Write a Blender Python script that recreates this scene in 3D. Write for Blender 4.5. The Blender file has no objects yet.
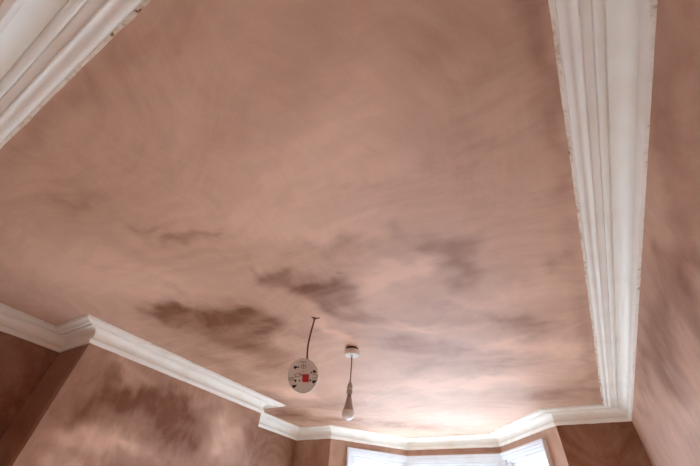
import bpy, bmesh, math, random
import numpy as np
from mathutils import Vector, Matrix, noise

random.seed(4)
S = bpy.context.scene
COL = S.collection

# ------------------------------------------------------------------ camera
FPX = 326.64                      # focal length in pixels of the 700 x 466 frame
CAM_Z, CEIL = 1.75, 2.60
YAW, PITCH, ROLL = -0.5947, 0.7482, 0.089
def basis():
    a, b, c = YAW, PITCH, ROLL
    f = Vector((math.sin(a)*math.cos(b), math.cos(a)*math.cos(b), math.sin(b)))
    r0 = Vector((math.cos(a), -math.sin(a), 0)); u0 = r0.cross(f)
    return (r0*math.cos(c)+u0*math.sin(c)), (u0*math.cos(c)-r0*math.sin(c)), f
R_, U_, F_ = basis()
cam = bpy.data.cameras.new('camera'); camo = bpy.data.objects.new('camera', cam); COL.objects.link(camo)
camo.matrix_world = Matrix(((R_.x, U_.x, -F_.x, 0), (R_.y, U_.y, -F_.y, 0), (R_.z, U_.z, -F_.z, CAM_Z), (0, 0, 0, 1)))
cam.sensor_fit = 'HORIZONTAL'; cam.sensor_width = 36.0; cam.lens = FPX/700*36; cam.clip_start = 0.02
S.camera = camo

# ------------------------------------------------------------------ daylight: one even overcast sky
SKY = (0.70, 0.85, 1.0); SKY_STRENGTH = 6.0
w = bpy.data.worlds.new('world'); S.world = w; w.use_nodes = True
bg = w.node_tree.nodes['Background']; bg.inputs[0].default_value = (*SKY, 1); bg.inputs[1].default_value = SKY_STRENGTH
S.view_settings.view_transform = 'Standard'; S.view_settings.look = 'None'
S.view_settings.gamma = 1.0; S.view_settings.use_curve_mapping = False
S.view_settings.exposure = 3.15
S.cycles.use_denoising = True
S.cycles.max_bounces = 14; S.cycles.diffuse_bounces = 10
S.cycles.sample_clamp_indirect = 0

# ------------------------------------------------------------------ room plan (inner edge of the coving on the ceiling), metres
P_, D_ = 0.1452, 0.0911            # coving projection and drop
XR, XL, XC, YB, YF = 0.2253, -2.6067, -2.2316, -0.1003, 3.2145
YC0, YC1, BY = 0.6655, 2.5016, 3.9185
PLAN = [Vector(v) for v in ((XR, YB), (XR, YF), (-0.1977, YF), (-0.7759, BY), (-1.6442, BY), (-2.2126, YF),
        (XL, YF), (XL, YC1), (XC, YC1), (XC, YC0), (XL, YC0), (XL, YB))]
NP = len(PLAN)
def mitres(P):
    out = []
    for i in range(len(P)):
        a, b, c = P[i-1], P[i], P[(i+1) % len(P)]
        d1, d2 = (b-a).normalized(), (c-b).normalized()
        n1, n2 = Vector((d1.y, -d1.x)), Vector((d2.y, -d2.x))
        out.append((n1+n2)/(1+n1.dot(n2)))
    return out
MIT = mitres(PLAN)
WALL = [PLAN[i]+MIT[i]*P_ for i in range(NP)]      # faces of the walls
def pixel_ray(u, v): return F_+R_*((u-350)/FPX)-U_*((v-233)/FPX)
def on_ceiling(u, v):
    d = pixel_ray(u, v); k = (CEIL-CAM_Z)/d.z
    return Vector((d.x*k, d.y*k))
def on_wall(u, v, i, j):
    """distance along the wall from corner i and height"""
    A, B = WALL[i], WALL[j]; t = (B-A).normalized(); n = Vector((t.y, -t.x))
    d = pixel_ray(u, v); k = A.dot(n)/(d.x*n.x+d.y*n.y)
    return Vector(((Vector((d.x*k, d.y*k))-A).dot(t), CAM_Z+d.z*k))

# ------------------------------------------------------------------ helpers
def tag(o, label=None, cat=None, group=None, kind=None):
    if label: o['label'] = label
    if cat: o['category'] = cat
    if group: o['group'] = group
    if kind: o['kind'] = kind
    return o
def link(name, mesh, mat, parent=None):
    o = bpy.data.objects.new(name, mesh); COL.objects.link(o)
    if mat: mesh.materials.append(mat)
    if parent: o.parent = parent
    return o
def empty(name, loc=(0, 0, 0)):
    o = bpy.data.objects.new(name, None); COL.objects.link(o); o.location = loc; o.empty_display_size = 0.05
    return o
def mesh_from(name, verts, faces, smooth=None):
    m = bpy.data.meshes.new(name); m.from_pydata([tuple(v) for v in verts], [], faces); m.update()
    if smooth is not None:
        m.polygons.foreach_set('use_smooth', [True]*len(m.polygons)); m.set_sharp_from_angle(angle=math.radians(smooth))
    return m
def lathe(name, pts, seg=32, smooth=35, axis_pts=None):
    """pts: (radius, z).  closed with caps where radius is 0"""
    vs, fs = [], []
    for r, z in pts:
        for k in range(seg):
            t = 2*math.pi*k/seg; vs.append((r*math.cos(t), r*math.sin(t), z))
    for i in range(len(pts)-1):
        for k in range(seg):
            k2 = (k+1) % seg; fs.append((i*seg+k, i*seg+k2, (i+1)*seg+k2, (i+1)*seg+k))
    fs.append(tuple(range(seg-1, -1, -1))); fs.append(tuple((len(pts)-1)*seg+k for k in range(seg)))
    m = mesh_from(name, vs, fs, smooth)
    bm = bmesh.new(); bm.from_mesh(m); bmesh.ops.remove_doubles(bm, verts=bm.verts, dist=1e-6)
    bmesh.ops.recalc_face_normals(bm, faces=bm.faces); bm.to_mesh(m); bm.free()
    return m
def tube(name, pts, r, seg=10):
    vs, fs = [], []
    pts = [Vector(p) for p in pts]
    for i, p in enumerate(pts):
        d = (pts[min(i+1, len(pts)-1)]-pts[max(i-1, 0)]).normalized()
        x = d.orthogonal().normalized() if i == 0 else (x-d*x.dot(d)).normalized()
        y = d.cross(x)
        rr = r[i] if isinstance(r, (list, tuple)) else r
        for k in range(seg):
            t = 2*math.pi*k/seg; vs.append(p+x*rr*math.cos(t)+y*rr*math.sin(t))
    for i in range(len(pts)-1):
        for k in range(seg):
            k2 = (k+1) % seg; fs.append((i*seg+k, i*seg+k2, (i+1)*seg+k2, (i+1)*seg+k))
    fs.append(tuple(range(seg-1, -1, -1))); fs.append(tuple((len(pts)-1)*seg+k for k in range(seg)))
    return mesh_from(name, vs, fs, 40)
def boxes(name, lst, T=None, bevel=0.0):
    """boxes given as (x0,x1,y0,y1,z0,z1), moved by the function T"""
    bm = bmesh.new()
    for x0, x1, y0, y1, z0, z1 in lst:
        g = bmesh.ops.create_cube(bm, size=1.0)
        for v in g['verts']:
            v.co = Vector(((x0+x1)/2+v.co.x*(x1-x0), (y0+y1)/2+v.co.y*(y1-y0), (z0+z1)/2+v.co.z*(z1-z0)))
    if bevel: bmesh.ops.bevel(bm, geom=list(bm.edges), offset=bevel, segments=2, affect='EDGES')
    if T:
        for v in bm.verts: v.co = T(v.co)
    bmesh.ops.recalc_face_normals(bm, faces=bm.faces)
    m = bpy.data.meshes.new(name); bm.to_mesh(m); bm.free()
    return m
def bezier(pts, n=24):
    """Catmull-Rom through the points"""
    pts = [Vector(p) for p in pts]; P = [pts[0]*2-pts[1]]+pts+[pts[-1]*2-pts[-2]]; out = []
    for i in range(1, len(P)-2):
        for k in range(n):
            t = k/n; a, b, c, d = P[i-1:i+3]
            out.append(0.5*((2*b)+(c-a)*t+(2*a-5*b+4*c-d)*t*t+(3*b-a-3*c+d)*t**3))
    return out+[pts[-1]]

# ------------------------------------------------------------------ materials
class NT:
    def __init__(s, name):
        s.m = bpy.data.materials.new(name); s.m.use_nodes = True; s.t = s.m.node_tree
        s.b = s.t.nodes['Principled BSDF']; s.out = s.t.nodes['Material Output']
    def n(s, typ, **kw):
        nd = s.t.nodes.new(typ)
        for k, v in kw.items():
            if k.startswith('i_'):
                key = k[2:]; key = int(key) if key.isdigit() else key.replace('_', ' ')
                if hasattr(v, 'is_output'): s.t.links.new(v, nd.inputs[key])
                else: nd.inputs[key].default_value = v
            else: setattr(nd, k, v)
        return nd
    def math(s, op, a, b=0.0, clamp=False):
        return s.n('ShaderNodeMath', operation=op, use_clamp=clamp, i_0=a, i_1=b).outputs[0]
    def mix(s, fac, a, b):
        nd = s.t.nodes.new('ShaderNodeMix'); nd.data_type = 'RGBA'
        for k, v in ((0, fac), (6, a), (7, b)):
            if hasattr(v, 'is_output'): s.t.links.new(v, nd.inputs[k])
            else: nd.inputs[k].default_value = v if k == 0 else (*v, 1)
        return nd.outputs[2]
    def ramp(s, x, lo, hi):
        return s.n('ShaderNodeMapRange', i_Value=x, i_From_Min=lo, i_From_Max=hi, interpolation_type='SMOOTHSTEP').outputs[0]
    def set(s, **kw):
        for k, v in kw.items():
            key = k.replace('_', ' ')
            if hasattr(v, 'is_output'): s.t.links.new(v, s.b.inputs[key])
            else: s.b.inputs[key].default_value = v
        return s.m

DRY = (0.81, 0.53, 0.395); DAMP_SHADE = (0.205, 0.070, 0.026)  # the darker tone serves damp patches and also shade painted on some walls
def plaster():
    t = NT('skim_plaster')
    co = t.n('ShaderNodeTexCoord').outputs['Object']
    damp_shade = t.n('ShaderNodeAttribute', attribute_name='damp_shade').outputs['Fac']
    # broad sweeping trowel strokes: noise stretched along bent lines
    warp = t.n('ShaderNodeTexNoise', i_Vector=co, i_Scale=0.9, i_Detail=2.0).outputs['Color']
    wv = t.n('ShaderNodeVectorMath', operation='SCALE', i_0=warp); wv.inputs['Scale'].default_value = 1.3
    cw = t.n('ShaderNodeVectorMath', operation='ADD', i_0=co, i_1=wv.outputs[0]).outputs[0]
    mp = t.n('ShaderNodeMapping', i_Vector=cw); mp.inputs['Scale'].default_value = (1.6, 9.0, 5.0); mp.inputs['Rotation'].default_value = (0, 0, 0.25)
    streak = t.n('ShaderNodeTexNoise', i_Vector=mp.outputs[0], i_Scale=1.6, i_Detail=5.0, i_Roughness=0.62).outputs[0]
    mp2 = t.n('ShaderNodeMapping', i_Vector=cw); mp2.inputs['Scale'].default_value = (22.0, 2.0, 9.0); mp2.inputs['Rotation'].default_value = (0, 0, 0.7)
    streak2 = t.n('ShaderNodeTexNoise', i_Vector=mp2.outputs[0], i_Scale=1.3, i_Detail=4.0, i_Roughness=0.6).outputs[0]
    cloud = t.n('ShaderNodeTexNoise', i_Vector=co, i_Scale=2.6, i_Detail=6.0, i_Roughness=0.6, i_Distortion=0.4).outputs[0]
    speck = t.n('ShaderNodeTexNoise', i_Vector=co, i_Scale=140.0, i_Detail=3.0).outputs[0]
    d = t.math('ADD', damp_shade, t.math('MULTIPLY', t.math('SUBTRACT', streak, 0.5), 0.42))
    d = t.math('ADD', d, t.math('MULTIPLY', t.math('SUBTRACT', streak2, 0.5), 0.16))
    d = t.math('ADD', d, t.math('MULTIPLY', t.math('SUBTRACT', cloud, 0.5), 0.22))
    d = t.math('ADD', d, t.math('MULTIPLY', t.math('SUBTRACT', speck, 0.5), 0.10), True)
    col = t.mix(d, DRY, DAMP_SHADE)
    bump = t.n('ShaderNodeBump', i_Height=t.math('ADD', streak, t.math('MULTIPLY', streak2, 0.6)), i_Strength=0.10, i_Distance=0.004)
    bump2 = t.n('ShaderNodeBump', i_Height=speck, i_Strength=0.05, i_Distance=0.002, i_Normal=bump.outputs[0])
    rough = t.math('SUBTRACT', 0.60, t.math('MULTIPLY', d, 0.06))
    return t.set(Base_Color=col, Roughness=rough, Specular_IOR_Level=0.5, Normal=bump2.outputs[0])
def painted(name, base, chips=False, rough=0.5):
    t = NT(name)
    co = t.n('ShaderNodeTexCoord').outputs['Object']
    n1 = t.n('ShaderNodeTexNoise', i_Vector=co, i_Scale=7.0, i_Detail=5.0).outputs[0]
    dirty = tuple(c*k for c, k in zip(base, (0.86, 0.80, 0.72)))
    col = t.mix(t.math('MULTIPLY', t.ramp(n1, 0.45, 0.75), 0.45), base, dirty)
    if chips:
        e = t.n('ShaderNodeAttribute', attribute_name='edge').outputs['Fac']
        c1 = t.n('ShaderNodeTexNoise', i_Vector=co, i_Scale=34.0, i_Detail=4.0, i_Roughness=0.7).outputs[0]
        c2 = t.n('ShaderNodeTexNoise', i_Vector=co, i_Scale=5.0, i_Detail=2.0).outputs[0]
        smear = t.math('MULTIPLY', e, t.ramp(t.math('ADD', c1, t.math('MULTIPLY', c2, 0.8)), 0.82, 1.10))
        col = t.mix(t.math('MULTIPLY', e, 0.6), col, (0.80, 0.69, 0.54))
        col = t.mix(t.math('MULTIPLY', smear, 0.7), col, (0.50, 0.33, 0.20))
        gap = t.math('MULTIPLY', e, t.ramp(t.math('ADD', c1, t.math('MULTIPLY', c2, 0.7)), 1.0, 1.06))
        col = t.mix(gap, col, (0.12, 0.05, 0.02))
        vo = t.n('ShaderNodeTexVoronoi', i_Vector=co, i_Scale=3.3); vo.feature = 'F1'
        col = t.mix(t.math('LESS_THAN', vo.outputs['Distance'], 0.016), col, (0.20, 0.15, 0.11))
    bump = t.n('ShaderNodeBump', i_Height=n1, i_Strength=0.06, i_Distance=0.004)
    return t.set(Base_Color=col, Roughness=rough, Normal=bump.outputs[0])
def plain(name, c, rough=0.5, **kw):
    t = NT(name); co = t.n('ShaderNodeTexCoord').outputs['Object']
    n1 = t.n('ShaderNodeTexNoise', i_Vector=co, i_Scale=60.0, i_Detail=3.0).outputs[0]
    col = t.mix(t.math('MULTIPLY', n1, 0.25), c, tuple(x*0.8 for x in c))
    return t.set(Base_Color=col, Roughness=rough, **kw)
def glass():
    t = NT('window_glass'); t.t.nodes.remove(t.b)
    tr = t.n('ShaderNodeBsdfTransparent', i_Color=(0.95, 0.97, 0.97, 1)); gl = t.n('ShaderNodeBsdfGlossy', i_Roughness=0.02)
    bf = t.n('ShaderNodeNewGeometry').outputs['Backfacing']       # the rear face of the thin pane refracts the other way
    fr = t.n('ShaderNodeFresnel', i_IOR=t.math('SUBTRACT', 1.45, t.math('MULTIPLY', bf, 1.45-1/1.45)))
    mx = t.n('ShaderNodeMixShader', i_0=fr.outputs[0], i_1=tr.outputs[0], i_2=gl.outputs[0])
    t.t.links.new(mx.outputs[0], t.out.inputs[0]); return t.m
def boards():
    t = NT('pale_bounce_floor'); co = t.n('ShaderNodeTexCoord').outputs['Object']
    br = t.n('ShaderNodeTexBrick', i_Vector=co, i_Scale=1.0, i_Brick_Width=2.2, i_Row_Height=0.14, i_Mortar_Size=0.004)
    br.inputs['Color1'].default_value = (0.66, 0.64, 0.60, 1); br.inputs['Color2'].default_value = (0.62, 0.60, 0.56, 1); br.inputs['Mortar'].default_value = (0.55, 0.52, 0.48, 1)  # pale tone picked to bounce daylight up to the ceiling
    return t.set(Base_Color=br.outputs[0], Roughness=0.6)
M_PLASTER = plaster()
M_COVING = painted('coving_paint', (0.87, 0.825, 0.755), chips=True, rough=0.55)
M_WINDOW = painted('window_gloss_paint', (0.74, 0.74, 0.75), rough=0.4)
M_GLASS = glass()
M_FLOOR = boards()
M_WHITE = plain('white_plastic', (0.80, 0.76, 0.70), 0.38)
M_BODY = plain('grey_white_plastic', (0.52, 0.45, 0.40), 0.45)
M_GLOBE = plain('frosted_bulb', (0.95, 0.94, 0.92), 0.2)
M_METAL = plain('dull_metal', (0.35, 0.30, 0.26), 0.4, Metallic=0.9)
M_DARK = plain('black_slot', (0.015, 0.012, 0.010), 0.6)
M_BROWN = plain('dark_gap_and_hole', (0.07, 0.030, 0.014), 0.7)  # dark tone for the rose's shadow gap and the cable hole
M_CABLE = plain('brown_red_sleeve', (0.13, 0.032, 0.016), 0.5)
M_CORD = plain('pendant_flex', (0.38, 0.25, 0.19), 0.5)
M_RED = plain('red_connector', (0.55, 0.012, 0.010), 0.4)
M_GREYLINE = plain('grey_moulded_line', (0.20, 0.15, 0.12), 0.5)
M_PLATE = plain('off_white_plate', (0.74, 0.68, 0.60), 0.45)
M_BRICK = plain('grey_render', (0.27, 0.27, 0.28), 0.9)
M_STREET = plain('street_paving', (0.075, 0.08, 0.09), 0.9)

# ------------------------------------------------------------------ damp (undried) patches and some painted shade, baked per vertex on the plaster
def fbm(p, oct=4):
    return noise.fractal(p, 1.0, 2.0, oct)
def wob(p): return 1.2*noise.noise(Vector((p.x*0.8, p.y*0.8, 4.4)))
def damp_shade_value(p, ells, base, amp, freq=1.1, warp=0.13):
    """p: 2D point on the surface (metres); ells: (centre, axis1, axis2, strength)"""
    q = Vector((p.x, p.y, 0)); st_ = 1.0+0.5*fbm(Vector((p.x*2.2+wob(p), p.y*9.0, 3.3)), 5)
    wx = fbm(q*4.2+Vector((3.1, 0, 5)), 6)*warp; wy = fbm(q*4.2+Vector((0, 8.3, 1)), 6)*warp
    p2 = Vector((p.x+wx, p.y+wy)); d = base+amp*fbm(q*freq+Vector((7, 2, 9)), 4)
    for c, a, b, s in ells:
        v = p2-c; det = a.x*b.y-a.y*b.x
        if abs(det) < 1e-9: continue
        x = (v.x*b.y-v.y*b.x)/det; y = (a.x*v.y-a.y*v.x)/det
        r2 = x*x+y*y
        if r2 < 9: d += (1.2 if s > 0 else 1.8)*s*st_*math.exp(-r2**0.95*0.75)
    return min(max(d, 0.0), 1.0)
def ellipses(lst, f):
    out = []
    for u, v, ru, rv, ang, s in lst:
        c = f(u, v); ca, sa = math.cos(math.radians(ang)), math.sin(math.radians(ang))
        a = f(u+ru*ca, v+ru*sa)-c; b = f(u-rv*sa, v+rv*ca)-c
        out.append((c, a, b, s))
    return out
CEIL_SPOTS = ellipses([
    (200, 312, 26, 11, 8, .40), (235, 320, 36, 10, 8, .36), (270, 326, 26, 8, 8, .30), (168, 318, 14, 5, 10, .20), (182, 301, 10, 6, 20, .22),
    (225, 338, 44, 9, 18, .22), (262, 350, 30, 9, 18, .18), (180, 330, 26, 6, 20, .14), (275, 368, 22, 9, 20, .2), (330, 330, 22, 7, 10, .12),
    (248, 265, 6, 4, 30, .26), (268, 278, 12, 6, 20, .32), (290, 272, 13, 8, 10, .36), (294, 288, 18, 9, 20, .34),
    (330, 281, 12, 8, -20, .34), (338, 300, 22, 9, 25, .32), (318, 296, 20, 8, 15, .25), (362, 314, 22, 8, 25, .22),
    (345, 249, 26, 8, 5, .17), (390, 231, 20, 9, 15, .14), (350, 196, 8, 3, -20, .10), (347, 266, 3.4, 2.0, 0, .32),
    (90, 209, 14, 6, 10, .13), (149, 224, 13, 4, -10, .26), (188, 239, 14, 5, 5, .28), (208, 233, 8, 3.5, -15, .26), (170, 240, 12, 4, 0, .15),
    (430, 253, 22, 13, -5, .22), (457, 260, 28, 14, 10, .26), (474, 280, 18, 12, 0, .30),
    (553, 272, 18, 9, 15, .25), (568, 258, 10, 8, 0, .14), (450, 309, 26, 5, 5, .18), (512, 320, 30, 6, 5, .20),
    (455, 325, 30, 6, 8, .16), (545, 328, 24, 7, 0, .18), (455, 348, 36, 5, 3, .22), (509, 362, 30, 5, -3, .18), (400, 345, 30, 4, 10, .2),
    (556, 393, 34, 7, -3, .32), (484, 372, 24, 4, -4, .18), (425, 366, 30, 4, -4, .16), (590, 360, 9, 30, 0, .16),
    (290, 414, 14, 8, 15, .40), (255, 395, 26, 8, 22, .25), (330, 405, 34, 5, 5, .22), (330, 420, 30, 3, 3, .3), (405, 425, 45, 3.5, 4, .25),  # first spot paints the shading of the recess beside the chimney breast
    (230, 372, 40, 7, 24, .22), (390, 392, 26, 3, 0, .2), (369, 150, 2, 1.5, 0, .2),
    (60, 95, 50, 26, -45, .12), (170, 60, 90, 34, -30, .12), (480, 60, 60, 60, 0, .14), (545, 60, 16, 110, -6, .16), (310, 60, 50, 25, 10, .06),
    # paler, drier sweeps
    (340, 150, 110, 34, -20, -.16), (300, 225, 90, 20, 0, -.16), (140, 285, 60, 14, 10, -.12), (385, 277, 32, 9, -20, -.22),
    (500, 300, 50, 9, -10, -.14), (420, 330, 40, 4, 4, -.18), (500, 345, 40, 5, 0, -.16), (440, 385, 60, 7, -4, -.22), (330, 330, 22, 6, 40, -.2),
    (300, 395, 14, 4, 10, -.2), (560, 350, 30, 6, 0, -.12), (50, 260, 50, 18, 20, -.08),
], on_ceiling)

# ------------------------------------------------------------------ the shell
def inside(p, poly):
    c = False; n = len(poly)
    for i in range(n):
        a, b = poly[i], poly[i-1]
        if (a.y > p.y) != (b.y > p.y) and p.x < (b.x-a.x)*(p.y-a.y)/(b.y-a.y)+a.x: c = not c
    return c
def build_ceiling():
    outer = [PLAN[i]+MIT[i]*(P_+0.10) for i in range(NP)]
    st = 0.0155; x0, x1, y0, y1 = -2.99, 0.6, -0.48, 4.3
    nx, ny = int((x1-x0)/st), int((y1-y0)/st); idx = {}; vs, fs, dv = [], [], []
    def vid(i, j):
        if (i, j) not in idx:
            p = Vector((x0+i*st, y0+j*st)); idx[(i, j)] = len(vs); vs.append((p.x, p.y, CEIL))
            
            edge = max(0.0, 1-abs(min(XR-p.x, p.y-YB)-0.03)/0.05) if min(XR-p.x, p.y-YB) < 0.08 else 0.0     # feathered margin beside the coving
            dv.append(min(1.0, damp_shade_value(p, CEIL_SPOTS, 0.29, 0.15)+0.14*edge))
        return idx[(i, j)]
    for i in range(nx):
        for j in range(ny):
            if inside(Vector((x0+(i+.5)*st, y0+(j+.5)*st)), outer):
                fs.append((vid(i, j), vid(i, j+1), vid(i+1, j+1), vid(i+1, j)))
    m = mesh_from('ceiling', vs, fs)
    m.attributes.new('damp_shade', 'FLOAT', 'POINT').data.foreach_set('value', dv)
    o = link('ceiling', m, M_PLASTER)
    s = o.modifiers.new('slab', 'SOLIDIFY'); s.thickness = 0.12; s.offset = -1
    return tag(o, 'freshly skimmed pink plaster ceiling with darker drying patches', 'ceiling', kind='structure')
build_ceiling()

def panel_mesh(vs, fs, dv, A, B, z0, z1, thick, spots, base, amp, st, ext=(0, 0), seed=0):
    """wall slab whose room face runs A->B (room on its left); grid on the room face"""
    t = (B-A).normalized(); n = Vector((t.y, -t.x)); L = (B-A).length
    s0, s1 = -ext[0], L+ext[1]
    nx, nz = max(1, round((s1-s0)/st)), max(1, round((z1-z0)/st)); o = len(vs)
    for i in range(nx+1):
        for j in range(nz+1):
            s = s0+(s1-s0)*i/nx; z = z0+(z1-z0)*j/nz; q = A+t*s
            vs.append((q.x, q.y, z)); dv.append(damp_shade_value(Vector((s+seed, z)), [(c+Vector((seed, 0)), a, b, k) for c, a, b, k in spots], base, amp))
    for i in range(nx):
        for j in range(nz):
            a = o+i*(nz+1)+j; fs.append((a, a+1, a+nz+2, a+nz+1))
    k = len(vs)
    for s in (s0, s1):
        for z in (z0, z1):
            for d in (0, thick):
                q = A+t*s+n*d; vs.append((q.x, q.y, z)); dv.append(base)
    # corner index: s*4 + z*2 + d
    fs += [(k+1, k+5, k+7, k+3), (k, k+1, k+3, k+2), (k+4, k+6, k+7, k+5), (k, k+4, k+5, k+1), (k+2, k+3, k+7, k+6)]
def build_wall(name, label, parts, kind='structure'):
    vs, fs, dv = [], [], []
    for kw in parts: panel_mesh(vs, fs, dv, **kw)
    m = mesh_from(name, vs, fs); m.attributes.new('damp_shade', 'FLOAT', 'POINT').data.foreach_set('value', dv)
    return tag(link(name, m, M_PLASTER), label, 'wall', kind=kind)
T = 0.12
def pan(i, j, spots=(), base=.3, amp=.2, st=.04, ext=(T, T), z0=0.0, z1=CEIL, thick=T, seed=0):
    return dict(A=WALL[i], B=WALL[j], z0=z0, z1=z1, thick=thick, spots=spots, base=base, amp=amp, st=st, ext=ext, seed=seed)
right_spots = ellipses([(690, 290, 14, 60, -10, .28), (660, 330, 12, 60, 8, .1), (645, 380, 8, 50, 20, .15), (672, 120, 14, 90, 0, .12),
                        (665, 260, 10, 40, 0, -.10), (690, 400, 16, 50, 10, -.15)], lambda u, v: on_wall(u, v, 0, 1))
build_wall('wall_right', 'pink plastered wall on the right with pale diagonal trowel sweeps', [pan(0, 1, right_spots, .50, .2, .03)])
build_wall('wall_front_right', 'plaster wall between the bay and right wall, toned dark brown for shade', [pan(1, 2, (), .96, .06, ext=(T, 0))])  # base tone set dark to carry the shade on this wall
build_wall('wall_front_left', 'narrow brown plaster wall between the bay and left wall', [pan(5, 6, (), .75, .12, ext=(0, T), seed=3)])  # shade beside the bay worked into the base tone here too
build_wall('wall_left', 'brown plastered alcove wall left of the projecting chimney breast', [pan(6, 11, (), .92, .10, ext=(T, T), seed=5)])  # alcove shade put into the plaster tone
build_wall('wall_back', 'pink plastered wall behind the near coving', [pan(11, 0, (), .3, .2, ext=(T, T), seed=9)])
chim_spots = ellipses([(160, 402, 36, 14, 10, .26), (80, 418, 20, 12, -30, .20), (115, 400, 26, 10, 0, .2), (190, 430, 20, 14, 0, .18), (254, 432, 8, 24, 10, .2),
                       (124, 377, 26, 9, 20, -.22), (105, 446, 36, 14, 10, -.30), (226, 430, 14, 18, 0, -.22), (200, 395, 18, 10, 20, -.14), (60, 440, 14, 12, 0, -.14)],
                      lambda u, v: on_wall(u, v, 9, 8))
chim_spots = [(Vector(((WALL[8]-WALL[9]).length-c.x, c.y)), Vector((-a.x, a.y)), Vector((-b.x, b.y)), k) for c, a, b, k in chim_spots]
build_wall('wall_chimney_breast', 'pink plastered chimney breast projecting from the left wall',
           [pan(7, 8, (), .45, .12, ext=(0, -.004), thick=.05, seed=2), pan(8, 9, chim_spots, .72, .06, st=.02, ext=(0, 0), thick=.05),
            pan(9, 10, (), .85, .12, ext=(-.004, 0), thick=.05, seed=4)])  # near return toned darker: its shade, facing away from the window, is painted in

# bay walls, each with an opening for its window
WIN_TOP, WIN_BOT, CAS = 2.405, 0.62, 0.045        # opening height; width of the architrave beyond the opening
BAY = {'right': (2, 3, 0.218, 0.028), 'centre': (3, 4, 0.028, 0.028), 'left': (4, 5, 0.028, 0.232)}
for side, (i, j, m0, m1) in BAY.items():
    A, B = WALL[i], WALL[j]; t = (B-A).normalized(); L = (B-A).length
    e0 = 0 if side == 'right' else T*.45; e1 = 0 if side == 'left' else T*.45
    P = []
    def part(s0, s1, z0, z1, ex=(0, 0)):
        P.append(dict(A=A+t*s0, B=A+t*s1, z0=z0, z1=z1, thick=T, spots=(), base=.55, amp=.15, st=.04, ext=ex, seed=i*3.0))
    part(0, L, WIN_TOP, CEIL, (e0, e1)); part(0, L, 0, WIN_BOT, (e0, e1))
    part(0, m0, WIN_BOT, WIN_TOP, (e0, 0)); part(L-m1, L, WIN_BOT, WIN_TOP, (0, e1))
    build_wall('wall_bay_'+side, f'plastered {side} wall of the bay above and around its window', P)

fl = boxes('floor', [(-3.1, 0.7, -0.6, 4.4, -0.1, 0.0)])
tag(link('floor', fl, M_FLOOR), 'unseen floor of the room, made pale to bounce daylight up', 'floor', kind='structure')
gr = boxes('ground', [(-60, 60, -50, 70, -0.55, -0.5)])
tag(link('ground', gr, M_STREET), 'unseen grey paving outside, added for its light through the bay window', 'ground', kind='structure')  # unseen paving, added to set the light coming up through the bay

hv = [(x, y, z) for x in (-40, 40) for y, z in ((19, -.5), (19, 5.4), (23, 8.0), (27, 5.4), (27, -.5))]  # unseen houses added to cut the low sky reaching the bay
hm = mesh_from('terrace_sky_blocker', hv, [(0, 1, 2, 3, 4), (9, 8, 7, 6, 5)]+[(k, k+5, (k+1) % 5+5, (k+1) % 5) for k in range(5)])
tag(link('terrace_sky_blocker', hm, M_BRICK), 'unseen row of houses added across the street to block low sky', 'building', kind='structure')

# ------------------------------------------------------------------ coving: one mitred length for each stretch of wall
def arc(cx, cy, rx, ry, a0, a1, n):
    return [(cx+rx*math.cos(math.radians(a0+(a1-a0)*k/n)), cy+ry*math.sin(math.radians(a0+(a1-a0)*k/n))) for k in range(n+1)]
PROFILE = ([(0, 0), (0, .05), (.050, .058), (.056, .03), (.070, .03), (.076, .105)] +
           [(.10, .135), (.13, .155), (.16, .158), (.19, .145), (.215, .128), (.24, .125), (.265, .138), (.285, .17), (.295, .205)] +
           [(.303, .215), (.322, .215), (.332, .20), (.336, .115), (.346, .115), (.350, .130), (.478, .135), (.482, .09), (.493, .09), (.496, .19)] +
           [(.515, .222), (.55, .234), (.585, .224), (.615, .20), (.634, .165), (.640, .10), (.656, .10)] +
           [(.662, .122), (.70, .125), (.76, .135), (.82, .165), (.87, .205), (.915, .27), (.945, .35), (.96, .44), (.96, .53), (.95, .61), (.93, .68), (.91, .715)] +
           [(.892, .725), (.886, .745), (.888, .80), (.895, .95), (.91, .985), (1.0, 1.0)])
def coving(name, label, i, j):
    wear = 1.0 if i in (0, 11) else 0.3
    A, B = PLAN[i], PLAN[j]; L = (B-A).length; n = max(2, int(L/0.02)); rows = len(PROFILE)
    vs, fs, ed = [], [], []
    cum = [abs(a) for a, b in PROFILE]
    for k in range(n+1):
        t = k/n; end = min(1.0, min(k, n-k)/2)
        for r, (a, b) in enumerate(PROFILE):
            P = A.lerp(B, t)+(MIT[i].lerp(MIT[j], t))*a*P_
            jit = noise.noise(Vector((P.x*26, P.y*26, i+.5)))*end
            jit2 = noise.noise(Vector((P.x*7, P.y*7, i+3.5)))*end
            z = CEIL-b*D_
            if r in (1, 2):
                nrm = MIT[i].lerp(MIT[j], t).normalized(); P = P+nrm*(jit*.0022+jit2*.002*(2-r)); z += jit*.0012
            if r == 0: P = P+MIT[i].lerp(MIT[j], t).normalized()*(jit*.0022+jit2*.002)
            if r == rows-1: z += jit*.0018
            vs.append((P.x, P.y, z)); ed.append(wear if r <= 2 else 0.55*wear if r >= rows-1 else 0.0)
        q = A.lerp(B, t)+MIT[i].lerp(MIT[j], t)*P_; vs.append((q.x, q.y, CEIL)); ed.append(0.0)
    R = rows+1
    for k in range(n):
        for r in range(R):
            r2 = (r+1) % R
            fs.append((k*R+r, (k+1)*R+r, (k+1)*R+r2, k*R+r2))
    fs.append(tuple(range(R))); fs.append(tuple(n*R+r for r in range(R-1, -1, -1)))
    m = mesh_from(name, vs, fs, 32)
    m.attributes.new('edge', 'FLOAT', 'POINT').data.foreach_set('value', ed)
    bm = bmesh.new(); bm.from_mesh(m); bmesh.ops.recalc_face_normals(bm, faces=bm.faces); bm.to_mesh(m); bm.free()
    return tag(link(name, m, M_COVING), label, 'coving', kind='structure')
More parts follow.
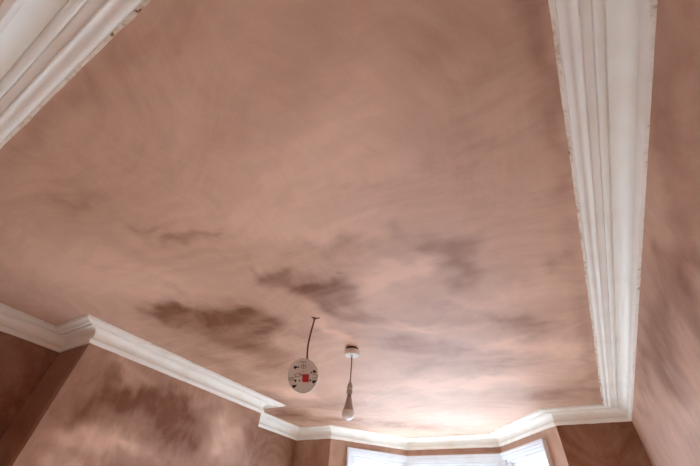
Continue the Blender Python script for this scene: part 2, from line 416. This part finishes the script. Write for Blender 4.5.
COVING = [(0, 1, 'long white moulded coving along the right wall'),
          (1, 2, 'cream coving above the dark wall right of the bay'),
          (2, 3, 'white coving on the right splay of the bay'),
          (3, 4, 'white coving across the middle of the bay'),
          (4, 5, 'white coving on the left splay of the bay'),
          (5, 6, 'short cream coving on the wall left of the bay'),
          (6, 7, 'white coving in the recess between chimney breast and bay'),
          (7, 8, 'coving return on the far side of the chimney breast'),
          (8, 9, 'white coving along the face of the chimney breast'),
          (9, 10, 'shaded coving return on the near side of the chimney breast'),
          (10, 11, 'shaded coving in the alcove at the left edge'),
          (11, 0, 'large coving in the near top-left corner with chipped edge')]
for k, (i, j, lab) in enumerate(COVING): coving(f'trim_{k+1}', lab, i, j)

# ------------------------------------------------------------------ sash windows of the bay
def window(num, side):
    i, j, m0, m1 = BAY[side]; A, B = WALL[i], WALL[j]; t = (B-A).normalized(); n = Vector((t.y, -t.x)); L = (B-A).length
    s0, s1, z0, z1 = m0, L-m1, WIN_BOT, WIN_TOP
    root = empty(f'window_{num}', (*(A+t*(s0+s1)/2), z0))
    inv = Vector(root.location)
    def X(c):                       # (along wall, outward depth, height) -> local to the root
        q = A+t*c.x+n*c.y; return Vector((q.x, q.y, c.z))-inv
    def piece(name, lst, mat, parent=root, bevel=.002):
        o = link(name, boxes(name, lst, X, bevel), mat, parent); return o
    ol = 0.0 if side == 'left' else 0.0
    cl0 = s0-CAS if side == 'right' else 0.0; cl1 = s1+CAS if side == 'left' else L
    # stepped architrave: outer back-band and inner flat
    e0 = 1 if side == 'right' else 0; e1 = 1 if side == 'left' else 0
    head = [(cl0, cl1, -.036, 0, z1+.029, z1+CAS), (cl0+.008*e0, cl1-.008*e1, -.024, 0, z1+.008, z1+.030), (cl0+.014*e0, cl1-.014*e1, -.011, 0, z1-.006, z1+.010)]
    piece('architrave_head', head, M_WINDOW)
    for a, b, o in ((cl0, s0, 1), (s1, cl1, -1)):
        w_ = abs(b-a)
        if w_ > .03:
            ex = a if o == 1 else b
            lst = [(min(ex, ex+o*.015), max(ex, ex+o*.015), -.036, 0, z0-.02, z1+.0295), (min(ex+o*.014, ex+o*.037), max(ex+o*.014, ex+o*.037), -.024, 0, z0-.02, z1+.0075),
                   (min(ex+o*.036, ex+o*.051), max(ex+o*.036, ex+o*.051), -.011, 0, z0-.02, z1-.0065)]
        else: lst = [(a, b, -.016, 0, z0-.02, z1-.0065)]
        piece('architrave_side', lst, M_WINDOW)
    f = .030
    g = .010
    piece('lining', [(s0, s1, -.004, .12, z1-g, z1), (s0, s0+g, -.004, .12, z0+g, z1-g), (s1-g, s1, -.004, .12, z0+g, z1-g), (s0, s1, -.004, .12, z0, z0+g)], M_WINDOW, bevel=0)
    piece('frame', [(s0+g, s1-g, .016, .10, z1-f, z1-g), (s0+g, s0+f, .016, .10, z0+f, z1-f), (s1-f, s1-g, .016, .10, z0+f, z1-f), (s0+g, s1-g, .016, .10, z0+g, z0+f)], M_WINDOW)
    zm = (z0+z1)/2
    for nm, a, b, y in (('upper_sash', zm-.02, z1-f, .060), ('lower_sash', z0+f, zm+.02, .026)):
        q = .038; x0, x1 = s0+f, s1-f
        sa = piece(nm, [(x0, x1, y, y+.032, b-q, b), (x0, x1, y, y+.032, a, a+q), (x0, x0+q, y, y+.032, a+q, b-q), (x1-q, x1, y, y+.032, a+q, b-q)], M_WINDOW)
        piece('pane', [(x0+q, x1-q, y+.014, y+.018, a+q, b-q)], M_GLASS, sa, 0)
    piece('sill', [(cl0-.0, cl1+.0, -.07, .0, z0-.05, z0-.021)], M_WINDOW)
    tag(root, {'left': 'white framed sash window on the left splay of the bay', 'centre': 'white framed sash window in the middle of the bay',
               'right': 'white framed sash window on the right splay of the bay'}[side], 'window', kind='structure')
    # portal that only guides the sampling of the sky through this opening
    la = bpy.data.lights.new('daylight_portal', 'AREA'); la.shape = 'RECTANGLE'; la.size = s1-s0; la.size_y = z1-z0; la.cycles.is_portal = True
    lo = bpy.data.objects.new('daylight_portal', la); COL.objects.link(lo)
    c = A+t*(s0+s1)/2+n*0.115
    lo.matrix_world = Matrix(((t.x, 0, n.x, c.x), (t.y, 0, n.y, c.y), (0, 1, 0, (z0+z1)/2), (0, 0, 0, 1)))
for k, sd in enumerate(('left', 'centre', 'right')): window(k+1, sd)

# ------------------------------------------------------------------ pendant lamp
c = on_ceiling(352.3, 348.6)
pend = empty('pendant_lamp', (c.x, c.y, CEIL))
link('gap_shadow_disc', lathe('gap_shadow_disc', [(0, 0), (.037, 0), (.037, -.010), (.034, -.013), (0, -.013)]), M_BROWN, pend)  # dark disc painted as the shadow gap between rose and ceiling
link('ceiling_rose', lathe('ceiling_rose', [(0, -.012), (.0405, -.012), (.0425, -.016), (.0425, -.040), (.0410, -.0435), (.012, -.0450), (.0070, -.052), (0, -.052)], 40), M_WHITE, pend)
link('flex', tube('flex', bezier([(0, 0, -.052), (.0005, 0, -.10), (-.0005, .001, -.15), (0, 0, -.205)], 6), .0038), M_CORD, pend)
h = link('lamp_holder', lathe('lamp_holder', [(0, -.196), (.0065, -.196), (.009, -.203), (.0135, -.212), (.0150, -.218), (.0150, -.232), (.0165, -.234), (.0165, -.262), (.0155, -.266), (0, -.266)]), M_BODY, pend)
link('skirt_ring', lathe('skirt_ring', [(.0150, -.2325), (.0176, -.234), (.0180, -.238), (.0176, -.242), (.0150, -.243)]), M_WHITE, h)
bulb = empty('light_bulb', (c.x, c.y, CEIL))
link('bulb_cap', lathe('bulb_cap', [(0, -.2665), (.0110, -.2665), (.0110, -.281), (0, -.281)]), M_METAL, bulb)
link('bulb_body', lathe('bulb_body', [(0, -.2805), (.0125, -.2805), (.0145, -.284), (.0165, -.296), (.0195, -.312), (.0240, -.330), (.0285, -.343), (.0295, -.347), (0, -.347)]), M_BODY, bulb)
link('globe', lathe('globe', [(0, -.3465), (.0300, -.3465)]+[(.0335*math.cos(math.radians(a)), -.3620-.0330*math.sin(math.radians(a))) for a in range(-20, 90, 8)]+[(0, -.3950)], 40, 60), M_GLOBE, bulb)
tag(pend, 'white ceiling rose with a short flex and bulb holder', 'pendant light')
tag(bulb, 'frosted white light bulb hanging in the pendant holder', 'light bulb')

# ------------------------------------------------------------------ round base plate dangling from its cable
c0 = on_ceiling(314.8, 318.2)
plate = empty('alarm_base_plate', (c0.x, c0.y, CEIL))
az, el = math.radians(-76), math.radians(-30); N = Vector((math.cos(az)*math.cos(el), math.sin(az)*math.cos(el), math.sin(el)))   # the way the plate faces
Xp = Vector((0, 0, 1)).cross(N).normalized(); Yp = N.cross(Xp)
RAD = .078
# centre of the disc: straight below the cable, a little to the left in the photograph
dirc = pixel_ray(302.6, 375.8); ctr0 = Vector((c0.x, c0.y, CEIL-.305))
k = (ctr0-Vector((0, 0, CAM_Z))).dot(F_)
PC = Vector((0, 0, CAM_Z))+dirc*k-Vector(plate.location)
MP = Matrix((( Xp.x, Yp.x, N.x, PC.x), (Xp.y, Yp.y, N.y, PC.y), (Xp.z, Yp.z, N.z, PC.z), (0, 0, 0, 1)))
def on_plate(name, mesh, mat, parent, label=None):
    mesh.transform(MP); o = link(name, mesh, mat, parent)
    if label: o['label'] = label
    return o
disc = on_plate('disc', lathe('disc', [(0, -.010), (RAD-.004, -.010), (RAD, -.008), (RAD, -.001), (RAD-.0015, .001), (RAD-.005, .0012), (RAD-.006, 0), (0, 0)], 56), M_PLATE, plate)
def zp(x, y):                          # close-up coordinates -> metres on the plate
    return Vector(((x-210)/141*RAD, (240-y)/166*RAD))
def flat(name, pts, h, mat, parent, label=None, z0=0.0):
    pts = [Vector(p) for p in pts]; m_ = len(pts)
    vs = [(p.x, p.y, z0-.0005) for p in pts]+[(p.x, p.y, z0+h) for p in pts]
    fs = [tuple(range(m_-1, -1, -1)), tuple(range(m_, 2*m_))]+[(q, (q+1) % m_, m_+(q+1) % m_, m_+q) for q in range(m_)]
    return on_plate(name, mesh_from(name, vs, fs), mat, parent, label)
con = flat('connector', [zp(*q) for q in ((215, 226), (268, 230), (263, 300), (209, 295))], .008, M_RED, plate, 'red wiring connector in the middle of the plate')
for q in ((225, 238), (247, 240), (224, 270), (245, 272)):
    c_ = zp(*q); flat('terminal_hole', [c_+Vector((.0022*math.cos(a), .0022*math.sin(a))) for a in [k*.785 for k in range(8)]], .0006, M_DARK, con, z0=.008)
def keyhole(x, y, tx, ty, r, name='keyhole_slot'):
    c_ = zp(x, y); e = zp(tx, ty); d = (e-c_); a0 = math.atan2(d.y, d.x)
    pts = [c_+Vector((r*math.cos(a), r*math.sin(a))) for a in [a0+.6+k*(2*math.pi-1.2)/10 for k in range(11)]]
    nrm = Vector((-d.y, d.x)).normalized()*r*.35
    flat(name, pts+[e-nrm, e+nrm], .0006, M_DARK, plate)
keyhole(142, 157, 172, 154, .0072); keyhole(318, 204, 342, 210, .0070); keyhole(308, 300, 338, 290, .0072); keyhole(122, 337, 150, 327, .0078); keyhole(139, 284, 150, 288, .0056)
for x, y, r in ((180, 284, .0036), (279, 286, .0046), (291, 214, .0040), (177, 156, .0030)):
    c_ = zp(x, y); flat('screw_hole', [c_+Vector((r*math.cos(a), r*math.sin(a))) for a in [k*math.pi/4 for k in range(8)]], .0006, M_DARK, plate)
def outline(name, pts, wd, closed=True):
    pts = [zp(*p) for p in pts]; bm = bmesh.new(); q = len(pts)
    for a in range(q if closed else q-1):
        A_, B_ = pts[a], pts[(a+1) % q]; d = (B_-A_).normalized(); nn = Vector((-d.y, d.x))*wd/2; e = d*wd/2
        cs = [A_-e-nn, B_+e-nn, B_+e+nn, A_-e+nn]
        lo_ = [bm.verts.new((p.x, p.y, -.0004)) for p in cs]; hi_ = [bm.verts.new((p.x, p.y, .0012)) for p in cs]
        bm.faces.new(hi_); bm.faces.new(lo_[::-1])
        for z in range(4): bm.faces.new((lo_[z], lo_[(z+1) % 4], hi_[(z+1) % 4], hi_[z]))
    m_ = bpy.data.meshes.new(name); bm.to_mesh(m_); bm.free()
    on_plate(name, m_, M_GREYLINE, plate)
outline('moulded_slot', [(140, 222), (188, 214), (205, 228), (190, 240), (146, 248), (136, 236)], .0022)
outline('moulded_slot', [(300, 234), (338, 234), (351, 248), (338, 264), (302, 266)], .0022, False)
outline('moulded_slot', [(80, 254), (122, 252), (128, 264), (122, 276), (82, 276)], .0022)
outline('moulded_rib', [(104, 254), (104, 276)], .0018, False)
outline('moulded_rib', [(190, 106), (250, 110)], .0024, False)
outline('moulded_slot', [(200, 138), (244, 140), (240, 168), (204, 166)], .0018)
outline('moulded_rib', [(222, 118), (222, 176)], .0018, False)
outline('moulded_rib', [(206, 198), (226, 199)], .0018, False)
outline('moulded_rib', [(180, 228), (208, 232)], .0024, False)
# the cable from the ceiling hole to the back of the plate
top = PC+Yp*RAD*.93+Xp*.024-N*.014
def cab(u, v, z):                     # a point of the cable at height z seen at that pixel
    d = pixel_ray(u, v); dz = (CEIL+z-CAM_Z)/d.z
    return Vector((d.x*dz, d.y*dz, CAM_Z+d.z*dz))-Vector(plate.location)
pts = [Vector((0, 0, .004)), cab(313.0, 325, -.043), cab(310.3, 335, -.10), cab(308.0, 346, -.16), cab(307.2, 357, -.212)]
link('cable', tube('cable', bezier(pts+[top-Yp*.012], 6), .0042), M_CABLE, plate)
link('cable_hole', lathe('cable_hole', [(0, 0), (.010, 0), (.0115, -.0012), (.006, -.003), (0, -.003)], 14), M_BROWN, plate)
link('cable_sleeve', tube('cable_sleeve', bezier([cab(311.8, 317.2, -.003), cab(314.6, 318.9, -.007), cab(319.6, 318.0, -.003)], 6), .0028), M_CABLE, plate)
tag(plate, 'round off-white base plate with red connector dangling from a brown cable', 'base plate')
